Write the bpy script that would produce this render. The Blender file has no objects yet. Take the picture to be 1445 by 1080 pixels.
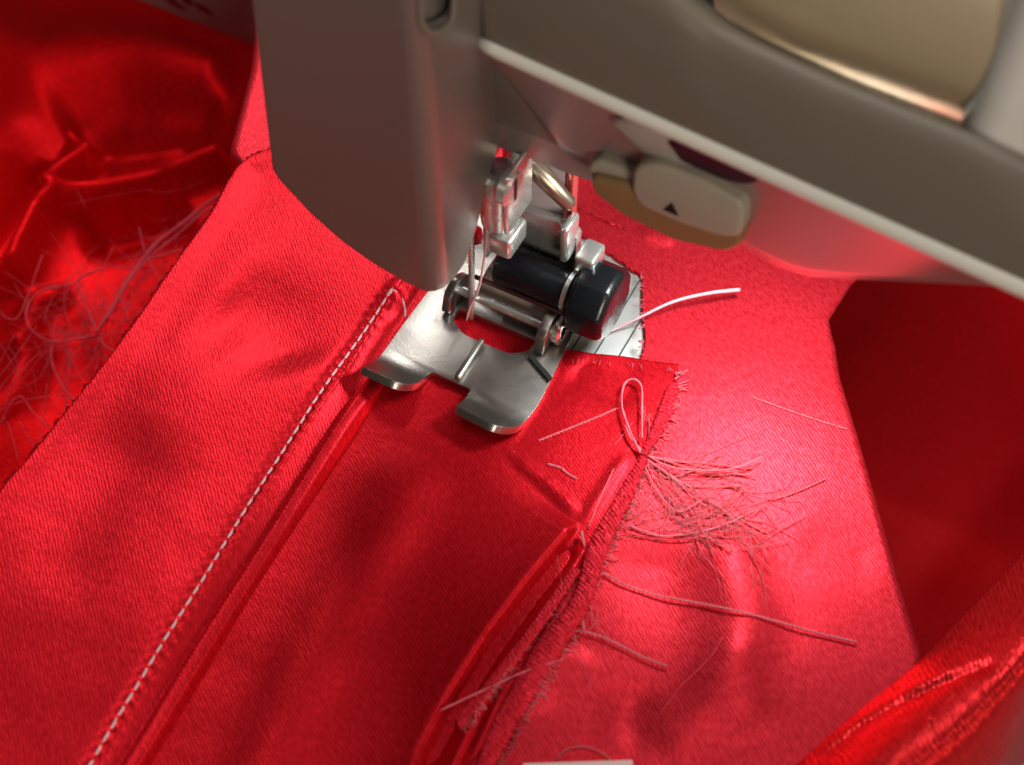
import bpy, bmesh, math, random
import numpy as np
from mathutils import Vector, Matrix, noise

# ------------------------------------------------------------------ camera, world, light, exposure
scene = bpy.context.scene
C = scene.collection
S = 0.01                                   # everything below is written in centimetres
W, H = 1445, 1080
EL, AZ, DIST, HFOV = math.radians(56), math.radians(28), 19.5, math.radians(38)
FPX = (W / 2) / math.tan(HFOV / 2)
_d = np.array([math.sin(AZ) * math.cos(EL), -math.cos(AZ) * math.cos(EL), math.sin(EL)])
_fw = -_d
_rt = np.cross(_fw, [0, 0, 1]); _rt /= np.linalg.norm(_rt)
_up = np.cross(_rt, _fw)
def _ray(px, py):
    v = _fw * FPX + _rt * (px - W / 2) - _up * (py - H / 2)
    return v / np.linalg.norm(v)
_c0 = DIST * _d
_r = _ray(700, 470)
_p = _c0 + _r * (-_c0[2] / _r[2])
CAM = _c0 - np.array([_p[0], _p[1], 0])    # the needle hole stands at the origin
def on_level(px, py, z=0.0):               # measure a photo point on a horizontal level
    r = _ray(px, py); p = CAM + r * ((z - CAM[2]) / r[2]); return (p[0], p[1], p[2])
def on_front(px, py, y):                   # measure a photo point on an upright plane facing the user
    r = _ray(px, py); p = CAM + r * ((y - CAM[1]) / r[1]); return (p[0], p[1], p[2])

cam_data = bpy.data.cameras.new('camera')
cam = bpy.data.objects.new('camera', cam_data); C.objects.link(cam)
M = Matrix(((_rt[0], _up[0], -_fw[0]), (_rt[1], _up[1], -_fw[1]), (_rt[2], _up[2], -_fw[2]))).to_4x4()
M.translation = Vector(CAM) * S
cam.matrix_world = M
cam_data.sensor_width = 36
cam_data.lens = 18 / math.tan(HFOV / 2)
cam_data.clip_start = 0.005; cam_data.clip_end = 50
cam_data.dof.use_dof = True
cam_data.dof.focus_distance = 0.192
cam_data.dof.aperture_fstop = 21
scene.camera = cam

world = bpy.data.worlds.new('World'); scene.world = world
world.use_nodes = True
bg = world.node_tree.nodes['Background']
bg.inputs[0].default_value = (1.0, 0.80, 0.62, 1)
bg.inputs[1].default_value = 0.05
scene.view_settings.view_transform = 'Standard'
scene.view_settings.look = 'None'
scene.view_settings.exposure = 0
scene.view_settings.gamma = 1

def area_light(name, loc, target, sx, sy, power, color):
    l = bpy.data.lights.new(name, 'AREA'); l.shape = 'RECTANGLE'; l.size = sx; l.size_y = sy
    l.energy = power; l.color = color
    o = bpy.data.objects.new(name, l); C.objects.link(o)
    o.location = Vector(loc) * S
    o.rotation_euler = (Vector(target) - Vector(loc)).to_track_quat('-Z', 'Y').to_euler()
    return o
# a tall window behind the machine, to its left
area_light('window_light', (-40, 81, 106), (-1, -1, 0), 0.55, 0.50, 8.6, (1.0, 0.95, 0.90))
area_light('room_light', (24, -6, 130), (0, 0, 0), 0.5, 0.3, 3.0, (1.0, 0.95, 0.88))
area_light('side_light', (84, -84, 50), (1, -1, 3), 0.32, 0.32, 5.6, (1.0, 0.86, 0.70))
area_light('right_fill_light', (122, 2, 60), (1, -1, 0), 0.4, 0.35, 3.0, (1.0, 0.84, 0.66))  # added lamp, no known window: brings highlights to the fold lip and roll
# the sewing lamp under the arm
area_light('sewing_lamp_light', (3.4, 1.15, 3.98), (2.9, -0.4, 0), 0.016, 0.009, 0.051, (0.93, 1.0, 0.96))

scene.cycles.max_bounces = 8
scene.cycles.caustics_reflective = False
scene.cycles.caustics_refractive = False

# ------------------------------------------------------------------ materials
def new_mat(name):
    m = bpy.data.materials.new(name); m.use_nodes = True
    nt = m.node_tree
    return m, nt, nt.nodes['Principled BSDF']
def N(nt, typ, **kw):
    n = nt.nodes.new(typ)
    for k, v in kw.items():
        if k.startswith('_'): setattr(n, k[1:], v)
        else: n.inputs[k.replace('__', ' ')].default_value = v
    return n
def plain(name, col, rough=.4, metal=0.0, spec=.5, grain=0.0, gscale=6.0, wear=0.0, coat=0.0):
    """a solid surface with a little grain in relief and in gloss; scales in 1/cm"""
    m, nt, b = new_mat(name)
    b.inputs['Base Color'].default_value = (*col, 1); b.inputs['Roughness'].default_value = rough
    b.inputs['Metallic'].default_value = metal; b.inputs['Specular IOR Level'].default_value = spec
    b.inputs['Coat Weight'].default_value = coat
    tc = N(nt, 'ShaderNodeTexCoord')
    nz = N(nt, 'ShaderNodeTexNoise', Scale=gscale * 100, Detail=5, Roughness=.6)
    nt.links.new(tc.outputs['Object'], nz.inputs['Vector'])
    if wear:
        n2 = N(nt, 'ShaderNodeTexNoise', Scale=gscale * 28, Detail=6, Roughness=.7)
        nt.links.new(tc.outputs['Object'], n2.inputs['Vector'])
        mr = N(nt, 'ShaderNodeMapRange'); mr.inputs['From Min'].default_value = .3; mr.inputs['From Max'].default_value = .7
        mr.inputs['To Min'].default_value = max(.03, rough - wear); mr.inputs['To Max'].default_value = min(1, rough + wear)
        nt.links.new(n2.outputs['Fac'], mr.inputs['Value']); nt.links.new(mr.outputs[0], b.inputs['Roughness'])
        mx = N(nt, 'ShaderNodeMix', _data_type='RGBA')
        mx.inputs['A'].default_value = (*[c * (1 - .55 * wear) for c in col], 1); mx.inputs['B'].default_value = (*[min(1, c * (1 + .35 * wear)) for c in col], 1)
        nt.links.new(n2.outputs['Fac'], mx.inputs['Factor']); nt.links.new(mx.outputs['Result'], b.inputs['Base Color'])
    if grain:
        bp = N(nt, 'ShaderNodeBump', Strength=grain, Distance=.0002)
        nt.links.new(nz.outputs['Fac'], bp.inputs['Height']); nt.links.new(bp.outputs[0], b.inputs['Normal'])
    return m

def fibre(name, col):
    """a thin yarn: half of the light that falls on it passes through"""
    m = plain(name, col, .6, grain=.4, gscale=25); nt = m.node_tree
    tr = N(nt, 'ShaderNodeBsdfTranslucent'); tr.inputs['Color'].default_value = (*col, 1)
    mx = N(nt, 'ShaderNodeMixShader'); mx.inputs[0].default_value = .5
    out = nt.nodes['Material Output']
    nt.links.new(nt.nodes['Principled BSDF'].outputs[0], mx.inputs[1]); nt.links.new(tr.outputs[0], mx.inputs[2]); nt.links.new(mx.outputs[0], out.inputs['Surface'])
    return m

def satin(name, angle, period=.040, base=(.66, .005, .012), metal=.55, rough=.38, strength=.11, dark=.78):
    """red satin: UV in cm, ribs of the weave at ANGLE, broken up into short floats"""
    m, nt, b = new_mat(name)
    uv = N(nt, 'ShaderNodeTexCoord')
    mp = N(nt, 'ShaderNodeMapping'); mp.inputs['Rotation'].default_value = (0, 0, math.radians(angle))
    nt.links.new(uv.outputs['UV'], mp.inputs['Vector'])
    wv = N(nt, 'ShaderNodeTexWave', _wave_type='BANDS', _bands_direction='X')
    wv.inputs['Scale'].default_value = .31416 / period; wv.inputs['Distortion'].default_value = 2.6
    wv.inputs['Detail'].default_value = 2.5; wv.inputs['Detail Scale'].default_value = 1.6
    nt.links.new(mp.outputs[0], wv.inputs['Vector'])
    st = N(nt, 'ShaderNodeMapping'); st.inputs['Scale'].default_value = (1, .42, 1)
    nt.links.new(mp.outputs[0], st.inputs['Vector'])
    fl = N(nt, 'ShaderNodeTexNoise', Scale=1 / period * .95, Detail=3, Roughness=.65)
    nt.links.new(st.outputs[0], fl.inputs['Vector'])
    big = N(nt, 'ShaderNodeTexNoise', Scale=.9, Detail=2, Roughness=.5)
    nt.links.new(uv.outputs['UV'], big.inputs['Vector'])
    mul = N(nt, 'ShaderNodeMath', _operation='MULTIPLY'); mul.inputs[1].default_value = 5.2
    nt.links.new(fl.outputs['Fac'], mul.inputs[0])
    add = N(nt, 'ShaderNodeMath', _operation='ADD')
    nt.links.new(wv.outputs['Fac'], add.inputs[0]); nt.links.new(mul.outputs[0], add.inputs[1])
    bp = N(nt, 'ShaderNodeBump', Strength=strength, Distance=.00018)
    nt.links.new(add.outputs[0], bp.inputs['Height'])
    bg2 = N(nt, 'ShaderNodeBump', Strength=.16, Distance=.0016)
    nt.links.new(big.outputs['Fac'], bg2.inputs['Height'])
    nt.links.new(bg2.outputs[0], bp.inputs['Normal'])
    nt.links.new(bp.outputs[0], b.inputs['Normal'])
    # the floats carry the shine, the ground weave between them is deeper red
    mr = N(nt, 'ShaderNodeMapRange'); mr.inputs['From Min'].default_value = 2.1; mr.inputs['From Max'].default_value = 4.1
    nt.links.new(add.outputs[0], mr.inputs['Value'])
    mx = N(nt, 'ShaderNodeMix', _data_type='RGBA')
    mx.inputs['A'].default_value = (*[c * dark for c in base], 1); mx.inputs['B'].default_value = (min(1, base[0] * 1.12), base[1] * 2.6, base[2] * 2.2, 1)
    nt.links.new(mr.outputs[0], mx.inputs['Factor']); nt.links.new(mx.outputs['Result'], b.inputs['Base Color'])
    b.inputs['Metallic'].default_value = metal; b.inputs['Roughness'].default_value = rough
    b.inputs['Specular IOR Level'].default_value = .42
    b.inputs['Specular Tint'].default_value = (1, .30, .40, 1)
    return m

def weave(px, py, dx, dy):
    """angle of the ribs that run along (dx, dy) in the photo at (px, py), measured on the cloth"""
    a, b = on_level(px, py), on_level(px + dx * 20, py + dy * 20)
    return math.degrees(math.atan2(b[0] - a[0], b[1] - a[1]))
SATIN_A = satin('satin_placket', weave(250, 600, .27, 1))
SATIN_B = satin('satin_front', weave(600, 800, .5, .87), base=(.62, .004, .010))
SATIN_C = satin('satin_under', weave(1100, 700, .55, .84), rough=.44, base=(.76, .014, .028))
SATIN_D = satin('satin_hanging', 80, strength=.15, metal=.45, rough=.42, base=(.82, .002, .004))
SATIN_D.node_tree.nodes['Principled BSDF'].inputs['Specular IOR Level'].default_value = .15
SATIN_SHADED = satin('satin_shaded', 5, strength=.12, metal=.12, rough=.55, base=(.45, .001, .002))  # same red cloth, with the shade below the arm put into a darker base
SATIN_SHADED.node_tree.nodes['Principled BSDF'].inputs['Specular IOR Level'].default_value = .15
SATIN_R = satin('satin_roll', 0, period=.065, base=(.76, .010, .014), strength=.3, metal=.65, rough=.3)
SATIN_E = satin('satin_raw_edge', 12, period=.055, strength=.7, base=(.80, .012, .028), metal=.4, rough=.45)
THREAD_RED = plain('red_thread', (.75, .03, .06), .6, grain=.3, gscale=30)
THREAD_PINK = plain('pale_thread', (.80, .42, .50), .6, grain=.3, gscale=30)
THREAD_WHITE = plain('white_thread', (.92, .48, .56), .55, grain=.3, gscale=30)
GREY_COVER = plain('grey_plastic', (.215, .19, .172), .34, .34, grain=.10, gscale=9)
SHADED_PLASTIC = plain('shaded_white_plastic', (.19, .165, .132), .42, grain=.08, gscale=9)  # white plastic with the shade on it put into a darker colour
SKIRT_PLASTIC = plain('white_skirt_plastic', (.44, .36, .35), .30, .55, grain=.06, gscale=9)
CREAM = plain('cream_plastic', (.46, .43, .35), .42, grain=.1, gscale=8)
CHROME = plain('chrome', (.78, .81, .79), .26, .80, grain=.2, gscale=5, wear=.08)
STEEL = plain('worn_steel', (.41, .39, .37), .33, 1.0, grain=.12, gscale=30, wear=.03)
PLATE = plain('brushed_plate', (.80, .80, .79), .42, .75, grain=.2, gscale=6)
BLACK = plain('black_plastic', (.007, .008, .010), .22, spec=.4, grain=.4, gscale=6, wear=.12)
DARK = plain('dark_gap', (.004, .004, .004), .7)
PURPLE = plain('dark_lens', (.035, .004, .022), .45, spec=.25)
GOLD = plain('satin_beige_metal', (.80, .66, .44), .42, .55, grain=.25, gscale=9)
PRINT = plain('red_print', (.22, .004, .008), .5)
PAPER = plain('pale_paper', (.88, .62, .66), .8, grain=.3, gscale=12)
TABLE = plain('grey_table', (.42, .38, .39), .5, grain=.15, gscale=7)
ENGRAVE = plain('engraved_line', (.10, .11, .12), .5, .4)

# ------------------------------------------------------------------ builders
def link(o, parent):
    C.objects.link(o)
    if parent is not None: o.parent = parent
    return o
def from_lists(name, verts, faces, mat, parent=None, smooth=True, uvs=None):
    me = bpy.data.meshes.new(name)
    org = Vector((0, 0, 0)) if parent is None else ORIGIN.get(parent.name, Vector((0, 0, 0)))
    me.from_pydata([tuple((Vector(v) - org) * S) for v in verts], [], [tuple(f) for f in faces])
    if uvs is not None:
        l = me.uv_layers.new(name='UVMap')
        idx = np.empty(len(me.loops), dtype=np.int32); me.loops.foreach_get('vertex_index', idx)
        l.data.foreach_set('uv', np.asarray(uvs, dtype=np.float32)[idx].ravel())
    if smooth: me.polygons.foreach_set('use_smooth', [True] * len(me.polygons))
    me.materials.append(mat)
    return link(bpy.data.objects.new(name, me), parent)
def from_bm(name, bm, mat, parent=None, smooth=False, angle=None):
    org = Vector((0, 0, 0)) if parent is None else ORIGIN.get(parent.name, Vector((0, 0, 0)))
    for v in bm.verts: v.co = (v.co - org) * S
    me = bpy.data.meshes.new(name); bm.normal_update(); bm.to_mesh(me); bm.free()
    if smooth or angle:
        me.polygons.foreach_set('use_smooth', [True] * len(me.polygons))
        if angle: me.set_sharp_from_angle(angle=math.radians(angle))
    me.materials.append(mat)
    return link(bpy.data.objects.new(name, me), parent)
ORIGIN = {}
def thing(name, loc, label, cat, group=None):
    o = bpy.data.objects.new(name, None); o.empty_display_size = .005
    C.objects.link(o); o.location = Vector(loc) * S
    ORIGIN[o.name] = Vector(loc)
    o['label'] = label; o['category'] = cat
    if group: o['group'] = group
    return o
def tag(o, label, cat, group=None):
    o['label'] = label; o['category'] = cat
    if group: o['group'] = group
    return o
def part(o, parent):
    """hang a mesh that was built in world centimetres under another part (thing > part > sub-part)"""
    o.parent = parent; return o
def mod(o, typ, **kw):
    m = o.modifiers.new(typ.lower(), typ)
    for k, v in kw.items(): setattr(m, k, v)
    return m
def catmull(pts, n=8):
    P = [np.array(p, float) for p in pts]
    if len(P) < 3: 
        return [P[0] + (P[-1] - P[0]) * t for t in np.linspace(0, 1, n + 1)]
    P = [2 * P[0] - P[1]] + P + [2 * P[-1] - P[-2]]
    out = []
    for i in range(1, len(P) - 2):
        a, b, c, d = P[i - 1], P[i], P[i + 1], P[i + 2]
        for k in range(n):
            t = k / n
            out.append(.5 * ((2 * b) + (-a + c) * t + (2 * a - 5 * b + 4 * c - d) * t * t + (-a + 3 * b - 3 * c + d) * t ** 3))
    out.append(P[-2]); return out
def tube_data(pts, r, seg=6, taper=None):
    pts = [Vector(p) for p in pts]; vs, fs = [], []
    n = len(pts); ref = Vector((.13, .27, .95))
    for i, p in enumerate(pts):
        t = (pts[min(i + 1, n - 1)] - pts[max(i - 1, 0)]).normalized()
        a = t.cross(ref)
        if a.length < 1e-4: a = t.cross(Vector((1, 0, 0)))
        a.normalize(); b = t.cross(a)
        rr = r if taper is None else r * taper(i / (n - 1))
        for k in range(seg):
            an = 2 * math.pi * k / seg
            vs.append(p + a * math.cos(an) * rr + b * math.sin(an) * rr)
    for i in range(n - 1):
        for k in range(seg):
            k2 = (k + 1) % seg
            fs.append((i * seg + k, i * seg + k2, (i + 1) * seg + k2, (i + 1) * seg + k))
    fs.append(tuple(range(seg - 1, -1, -1))); fs.append(tuple((n - 1) * seg + k for k in range(seg)))
    return vs, fs
def tube(name, pts, r, mat, parent, seg=8, smooth_n=8, taper=None):
    vs, fs = tube_data(catmull(pts, smooth_n), r, seg, taper)
    return from_lists(name, vs, fs, mat, parent)
def tubes(name, lists, mat, parent, seg=5):
    V, F = [], []
    for pts, r in lists:
        vs, fs = tube_data(pts, r, seg); o = len(V)
        V += vs; F += [tuple(i + o for i in f) for f in fs]
    return from_lists(name, V, F, mat, parent)
def grid(name, P, mat, parent, uv=None, thick=0.0, subd=0):
    """P: (n, m, 3) array of points -> a quad sheet"""
    n, m, _ = P.shape
    vs = P.reshape(-1, 3)
    fs = [(i * m + j, i * m + j + 1, (i + 1) * m + j + 1, (i + 1) * m + j) for i in range(n - 1) for j in range(m - 1)]
    if uv is None: uv = vs[:, :2]
    else: uv = uv.reshape(-1, 2)
    o = from_lists(name, vs, fs, mat, parent, True, uv)
    if thick: mod(o, 'SOLIDIFY', thickness=thick * S, offset=-1.0)
    return o
def resample(poly, n):
    P = np.array([np.array(p, float) for p in catmull(poly, 12)])
    s = np.r_[0, np.cumsum(np.linalg.norm(np.diff(P, axis=0), axis=1))]
    t = np.linspace(0, s[-1], n)
    return np.stack([np.interp(t, s, P[:, k]) for k in range(P.shape[1])], 1)
def resample_sharp(poly, n):
    P = np.array([np.array(p, float) for p in poly])
    s = np.r_[0, np.cumsum(np.linalg.norm(np.diff(P, axis=0), axis=1))]
    t = np.linspace(0, s[-1], n)
    return np.stack([np.interp(t, s, P[:, k]) for k in range(P.shape[1])], 1)
def ruled(left, right, n, m, power=1.0):
    """points between two boundary polylines: n along, m across"""
    L, R = resample(left, n), resample(right, n)
    t = (np.linspace(0, 1, m) ** power)[None, :, None]
    return L[:, None, :] * (1 - t) + R[:, None, :] * t
def seg_dist(X, Y, poly):
    """distance to a polyline, signed by side (left of travel positive), and position along it 0..1"""
    best = np.full(X.shape, 1e9); sg = np.zeros(X.shape); al = np.zeros(X.shape)
    L = [math.hypot(poly[i + 1][0] - poly[i][0], poly[i + 1][1] - poly[i][1]) for i in range(len(poly) - 1)]
    tot, acc = sum(L), 0
    for i in range(len(poly) - 1):
        ax, ay = poly[i][:2]; bx, by = poly[i + 1][:2]; dx, dy = bx - ax, by - ay; l2 = dx * dx + dy * dy + 1e-12
        t = np.clip(((X - ax) * dx + (Y - ay) * dy) / l2, 0, 1)
        ex, ey = X - ax - t * dx, Y - ay - t * dy; d = np.hypot(ex, ey)
        c = dx * ey - dy * ex; k = d < best
        best = np.where(k, d, best); sg = np.where(k, np.sign(c), sg); al = np.where(k, (acc + t * L[i]) / tot, al); acc += L[i]
    return best, sg, al
def ridge(X, Y, poly, w, amp, fade=.15):
    d, s, a = seg_dist(X, Y, poly)
    env = np.clip(np.minimum(a, 1 - a) / fade, 0, 1) if fade else 1
    env = env * env * (3 - 2 * env) if fade else 1
    return amp * np.exp(-(d / w) ** 2) * env
def step(X, Y, poly, w, amp, tail, fade=.15):
    """a fold: rises sharply (width w) at the line on its left side and relaxes over TAIL"""
    d, s, a = seg_dist(X, Y, poly); sd = d * s
    env = np.clip(np.minimum(a, 1 - a) / fade, 0, 1) if fade else 1
    up = 1 / (1 + np.exp(-sd / w * 4))
    return amp * up * np.exp(-np.maximum(sd, 0) / tail) * env
def wobble(X, Y, sc, amp, seed=0.0):
    f = np.vectorize(lambda x, y: noise.noise(Vector((x * sc + seed, y * sc - seed, seed * .7))))
    return amp * f(X, Y)
def bevel_box(lo, hi, r=.05, seg=3):
    bm = bmesh.new(); bmesh.ops.create_cube(bm, size=1)
    lo, hi = Vector(lo), Vector(hi)
    for v in bm.verts: v.co = Vector((lo[i] + (hi[i] - lo[i]) * (v.co[i] + .5) for i in range(3)))
    if r: bmesh.ops.bevel(bm, geom=bm.edges[:], offset=r, segments=seg, profile=.5, affect='EDGES')
    return bm
def prism(poly, axis_fn, d0, d1, r=0.0, seg=2):
    """closed polygon (2D) swept between two depths; axis_fn(u, v, d) -> xyz"""
    bm = bmesh.new()
    a = [bm.verts.new(axis_fn(u, v, d0)) for u, v in poly]; b = [bm.verts.new(axis_fn(u, v, d1)) for u, v in poly]
    n = len(poly); bm.faces.new(a); bm.faces.new(b[::-1])
    for i in range(n): bm.faces.new((a[i], b[i], b[(i + 1) % n], a[(i + 1) % n]))
    bmesh.ops.recalc_face_normals(bm, faces=bm.faces[:])
    if r:
        e = [e for e in bm.edges if len(e.link_faces) == 2 and e.calc_face_angle(0) > .6]
        bmesh.ops.bevel(bm, geom=e, offset=r, segments=seg, profile=.5, affect='EDGES')
    return bm
def lathe(profile, origin, axis='X', n=32, poly=None):
    """profile [(along, radius)] about an axis through origin; poly = number of flat sides"""
    bm = bmesh.new(); rings = []
    k = poly or n; o = Vector(origin)
    for a, r in profile:
        ring = []
        for i in range(k):
            t = 2 * math.pi * (i + .5) / k; c, s = math.cos(t) * r, math.sin(t) * r
            p = {'X': (a, c, s), 'Y': (c, a, s), 'Z': (c, s, a)}[axis]
            ring.append(bm.verts.new(o + Vector(p)))
        rings.append(ring)
    for p, q in zip(rings, rings[1:]):
        for i in range(k): bm.faces.new((p[i], p[(i + 1) % k], q[(i + 1) % k], q[i]))
    bm.faces.new(rings[0][::-1]); bm.faces.new(rings[-1])
    bmesh.ops.recalc_face_normals(bm, faces=bm.faces[:])
    return bm
def sheet(outer, holes=(), cuts=(), z=0.0):
    """flat face with holes, cut across y at CUTS so that it can be bent"""
    bm = bmesh.new(); ed = []
    for loop in (outer, *holes):
        vs = [bm.verts.new((x, y, z)) for x, y in loop]
        ed += [bm.edges.new((vs[i], vs[(i + 1) % len(vs)])) for i in range(len(vs))]
    bmesh.ops.triangle_fill(bm, use_beauty=True, use_dissolve=True, edges=ed)
    for c in cuts:
        bmesh.ops.bisect_plane(bm, geom=bm.verts[:] + bm.edges[:] + bm.faces[:], plane_co=(0, c, 0), plane_no=(0, 1, 0))
    bmesh.ops.recalc_face_normals(bm, faces=bm.faces[:])
    if sum(f.normal.z for f in bm.faces) < 0: bmesh.ops.reverse_faces(bm, faces=bm.faces[:])
    return bm
def round_poly(pts, r, seg=4):
    out = []; n = len(pts)
    for i in range(n):
        p = Vector(pts[i]); a = Vector(pts[i - 1]) - p; b = Vector(pts[(i + 1) % n]) - p
        rr = r[i] if isinstance(r, (list, tuple)) else r
        if rr <= 0: out.append(tuple(p)); continue
        rr = min(rr, a.length * .48, b.length * .48)
        s, e = p + a.normalized() * rr, p + b.normalized() * rr
        for k in range(seg + 1):
            t = k / seg; out.append(tuple(s * (1 - t) ** 2 + p * 2 * t * (1 - t) + e * t * t))
    return out

rnd = random.Random(7)
def P2(px, py, z=0.0):
    p = on_level(px, py, z); return (p[0], p[1])

# ================================================================== the setting
tb = bevel_box((-45, -40, -10.2), (45, 45, -8.2), .1)
t = from_bm('table', tb, TABLE); t['kind'] = 'structure'

# ================================================================== the sewing machine
mach = thing('sewing_machine', (0, 0, -8.2), 'white sewing machine with grey needle cover standing over the red satin', 'sewing machine')

# --- free arm under the cloth, with its needle plate
o = from_bm('free_arm', prism([(-4.1, -1.9), (2.4, -1.9), (2.4, 3.0), (0, 3.5), (0, 10), (-4.1, 10)], lambda u, v, d: (u, v, d), -8.2, -.14, .2, 3), SHADED_PLASTIC, mach, angle=40)
pl = from_bm('needle_plate', prism(round_poly([(-1.9, -1.7), (2.2, -1.7), (2.2, 3.4), (-1.9, 3.4)], .3), lambda u, v, d: (u, v, d), -.13, -.005, .02, 2), PLATE, mach, angle=40)
for x in (1.02, 1.32, 1.62):
    part(from_bm('guide_line', bevel_box((x - .012, -.5, -.006), (x + .012, 2.6, -.002), 0), ENGRAVE, None), pl).location = -ORIGIN['sewing_machine'] * S

# --- body at the far left, behind the cloth
bp = prism([(-14, -8.2), (-6.3, -8.2), (-6.3, 2.5), (-14, 2.5)], lambda u, v, d: (u, d, v), 5.55, 8.5, .12, 3)
base = from_bm('base_housing', bp, SKIRT_PLASTIC, mach, angle=40)
def print_stroke(pts):
    return prism([(on_front(x, y, 5.548)[0], on_front(x, y, 5.548)[2]) for x, y in pts], lambda u, v, d: (u, d, v), 5.535, 5.549)
for pts in ([(226, -8), (240, -8), (252, 4), (266, 15), (258, 14), (244, 8), (236, 2)],
            [(252, -8), (264, -8), (272, 3), (271, 9), (262, 5)],
            [(272, 2), (285, 7), (294, 12), (303, 23), (296, 21), (284, 15), (276, 8)]):
    q = from_bm('print_mark', print_stroke(pts), PRINT, None); q.parent = base; q.location = -ORIGIN['sewing_machine'] * S

# --- the needle cover: a shell with a rounded corner, its lower rim slanting up on both sides
def rim(s):   # s runs along the plan: left end, front, corner, right side
    fx = [-2.27, -2.2, -1.8, -1.4, -.97, -.6, -.30, -.12]; fz = [3.24, 3.10, 2.70, 2.42, 2.23, 2.14, 2.12, 2.13]
    return float(np.interp(s, fx, fz))
plan = []
for x in np.linspace(-2.27, -.34, 26): plan.append((x, -1.2, rim(x)))
for a in np.linspace(8, 90, 12):
    a = math.radians(a); plan.append((-.34 + .24 * math.sin(a), -1.2 + .24 * (1 - math.cos(a)), rim(-.34 + .24 * math.sin(a))))
for y, z in ((-.85, 2.07), (-.6, 2.08), (-.42, 2.22), (-.2, 2.52), (0, 2.83), (.25, 3.22), (.5, 3.63), (.69, 3.92), (.72, 4.3), (.73, 4.8)):
    plan.append((-.10, y, z))
lev = np.linspace(0, 1, 24) ** 1.3
vs, fs = [], []
for (x, y, z) in plan:
    for t in lev:
        zz = z + (9.0 - z) * t
        lean = max(0, (-x - .3) / 1.97) * (zz - 3.2) * .066
        vs.append((x + lean, y, zz))
m_ = len(lev)
for i in range(len(plan) - 1):
    for j in range(m_ - 1): fs.append((i * m_ + j, (i + 1) * m_ + j, (i + 1) * m_ + j + 1, i * m_ + j + 1))
# left wall, going back
b0 = len(vs)
for j, t in enumerate(lev):
    x0, y0, z0 = vs[j]; vs.append((x0 + .06, .73, max(z0, 3.6)))
for j in range(m_ - 1): fs.append((b0 + j, j, j + 1, b0 + j + 1))
cover = from_lists('needle_cover', vs, fs, GREY_COVER, mach)
mod(cover, 'SOLIDIFY', thickness=.10 * S, offset=-1)
mod(cover, 'BEVEL', width=.035 * S, segments=3, limit_method='ANGLE', angle_limit=math.radians(50))
core = from_bm('cover_core', prism([(-2.12, -1.0), (-.26, -1.0), (-.26, 2.6), (-2.12, 2.6)], lambda u, v, d: (u, v, d), 3.6, 9.2, .05, 2), GREY_COVER, mach, angle=40)  # unseen fill, added to block reflections reaching the foot
# the thread slot cut into its corner: a capsule-shaped opening with a pale rim
slot = [(590, -60), (593, 20), (597, 36), (606, 45), (618, 44), (630, 36), (638, 22), (642, -60)]
def corner_pt(px, py):
    """where the line of sight meets the rounded corner of the cover"""
    r = _ray(px, py); best = None
    for k in range(400):
        y = -1.2 + k * .004
        p = CAM + r * ((y - CAM[1]) / r[1])
        # corner: x <= -.34 -> y = -1.2 ; arc ; x = -.10
        if p[0] <= -.34: f = p[1] + 1.2
        elif p[1] <= -.96: f = .24 - math.hypot(p[0] + .34, p[1] + .96)
        else: f = -.10 - p[0]
        if f >= 0: best = p; break
    return tuple(best if best is not None else p)
sl_pts = [corner_pt(*q) for q in slot]
cutter = bmesh.new()
ctr = np.mean(np.array(sl_pts), 0); inward = Vector((-.64, .76, 0))
a = [cutter.verts.new(Vector(p) - inward * .25) for p in sl_pts]; b = [cutter.verts.new(Vector(p) + inward * .5) for p in sl_pts]
cutter.faces.new(a); cutter.faces.new(b[::-1])
for i in range(len(a)): cutter.faces.new((a[i], b[i], b[(i + 1) % len(a)], a[(i + 1) % len(a)]))
bmesh.ops.recalc_face_normals(cutter, faces=cutter.faces[:])
cut_o = from_bm('slot_cutter', cutter, GREY_COVER, mach)
bo = mod(cover, 'BOOLEAN', operation='DIFFERENCE', object=cut_o, solver='EXACT')
dg = bpy.context.evaluated_depsgraph_get()
nm = bpy.data.meshes.new_from_object(cover.evaluated_get(dg), depsgraph=dg)
cover.modifiers.clear(); cover.data = nm
bpy.data.objects.remove(cut_o)
nm.set_sharp_from_angle(angle=math.radians(45))
rimv = [Vector(p) - inward * .012 for p in sl_pts]
q = tube('slot_rim', rimv, .035, SHADED_PLASTIC, None, 8, 6); q.parent = cover; q.location = -ORIGIN['sewing_machine'] * S
q = from_bm('take_up_lever', bevel_box((-.34, -1.11, 6.14), (-.22, -.97, 8.6), .045), CHROME, None, angle=40); q.parent = cover; q.location = -ORIGIN['sewing_machine'] * S
q = from_bm('side_opening', bevel_box((-.105, .40, 4.02), (-.078, .62, 4.55), .01), DARK, None); q.parent = cover; q.location = -ORIGIN['sewing_machine'] * S

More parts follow.
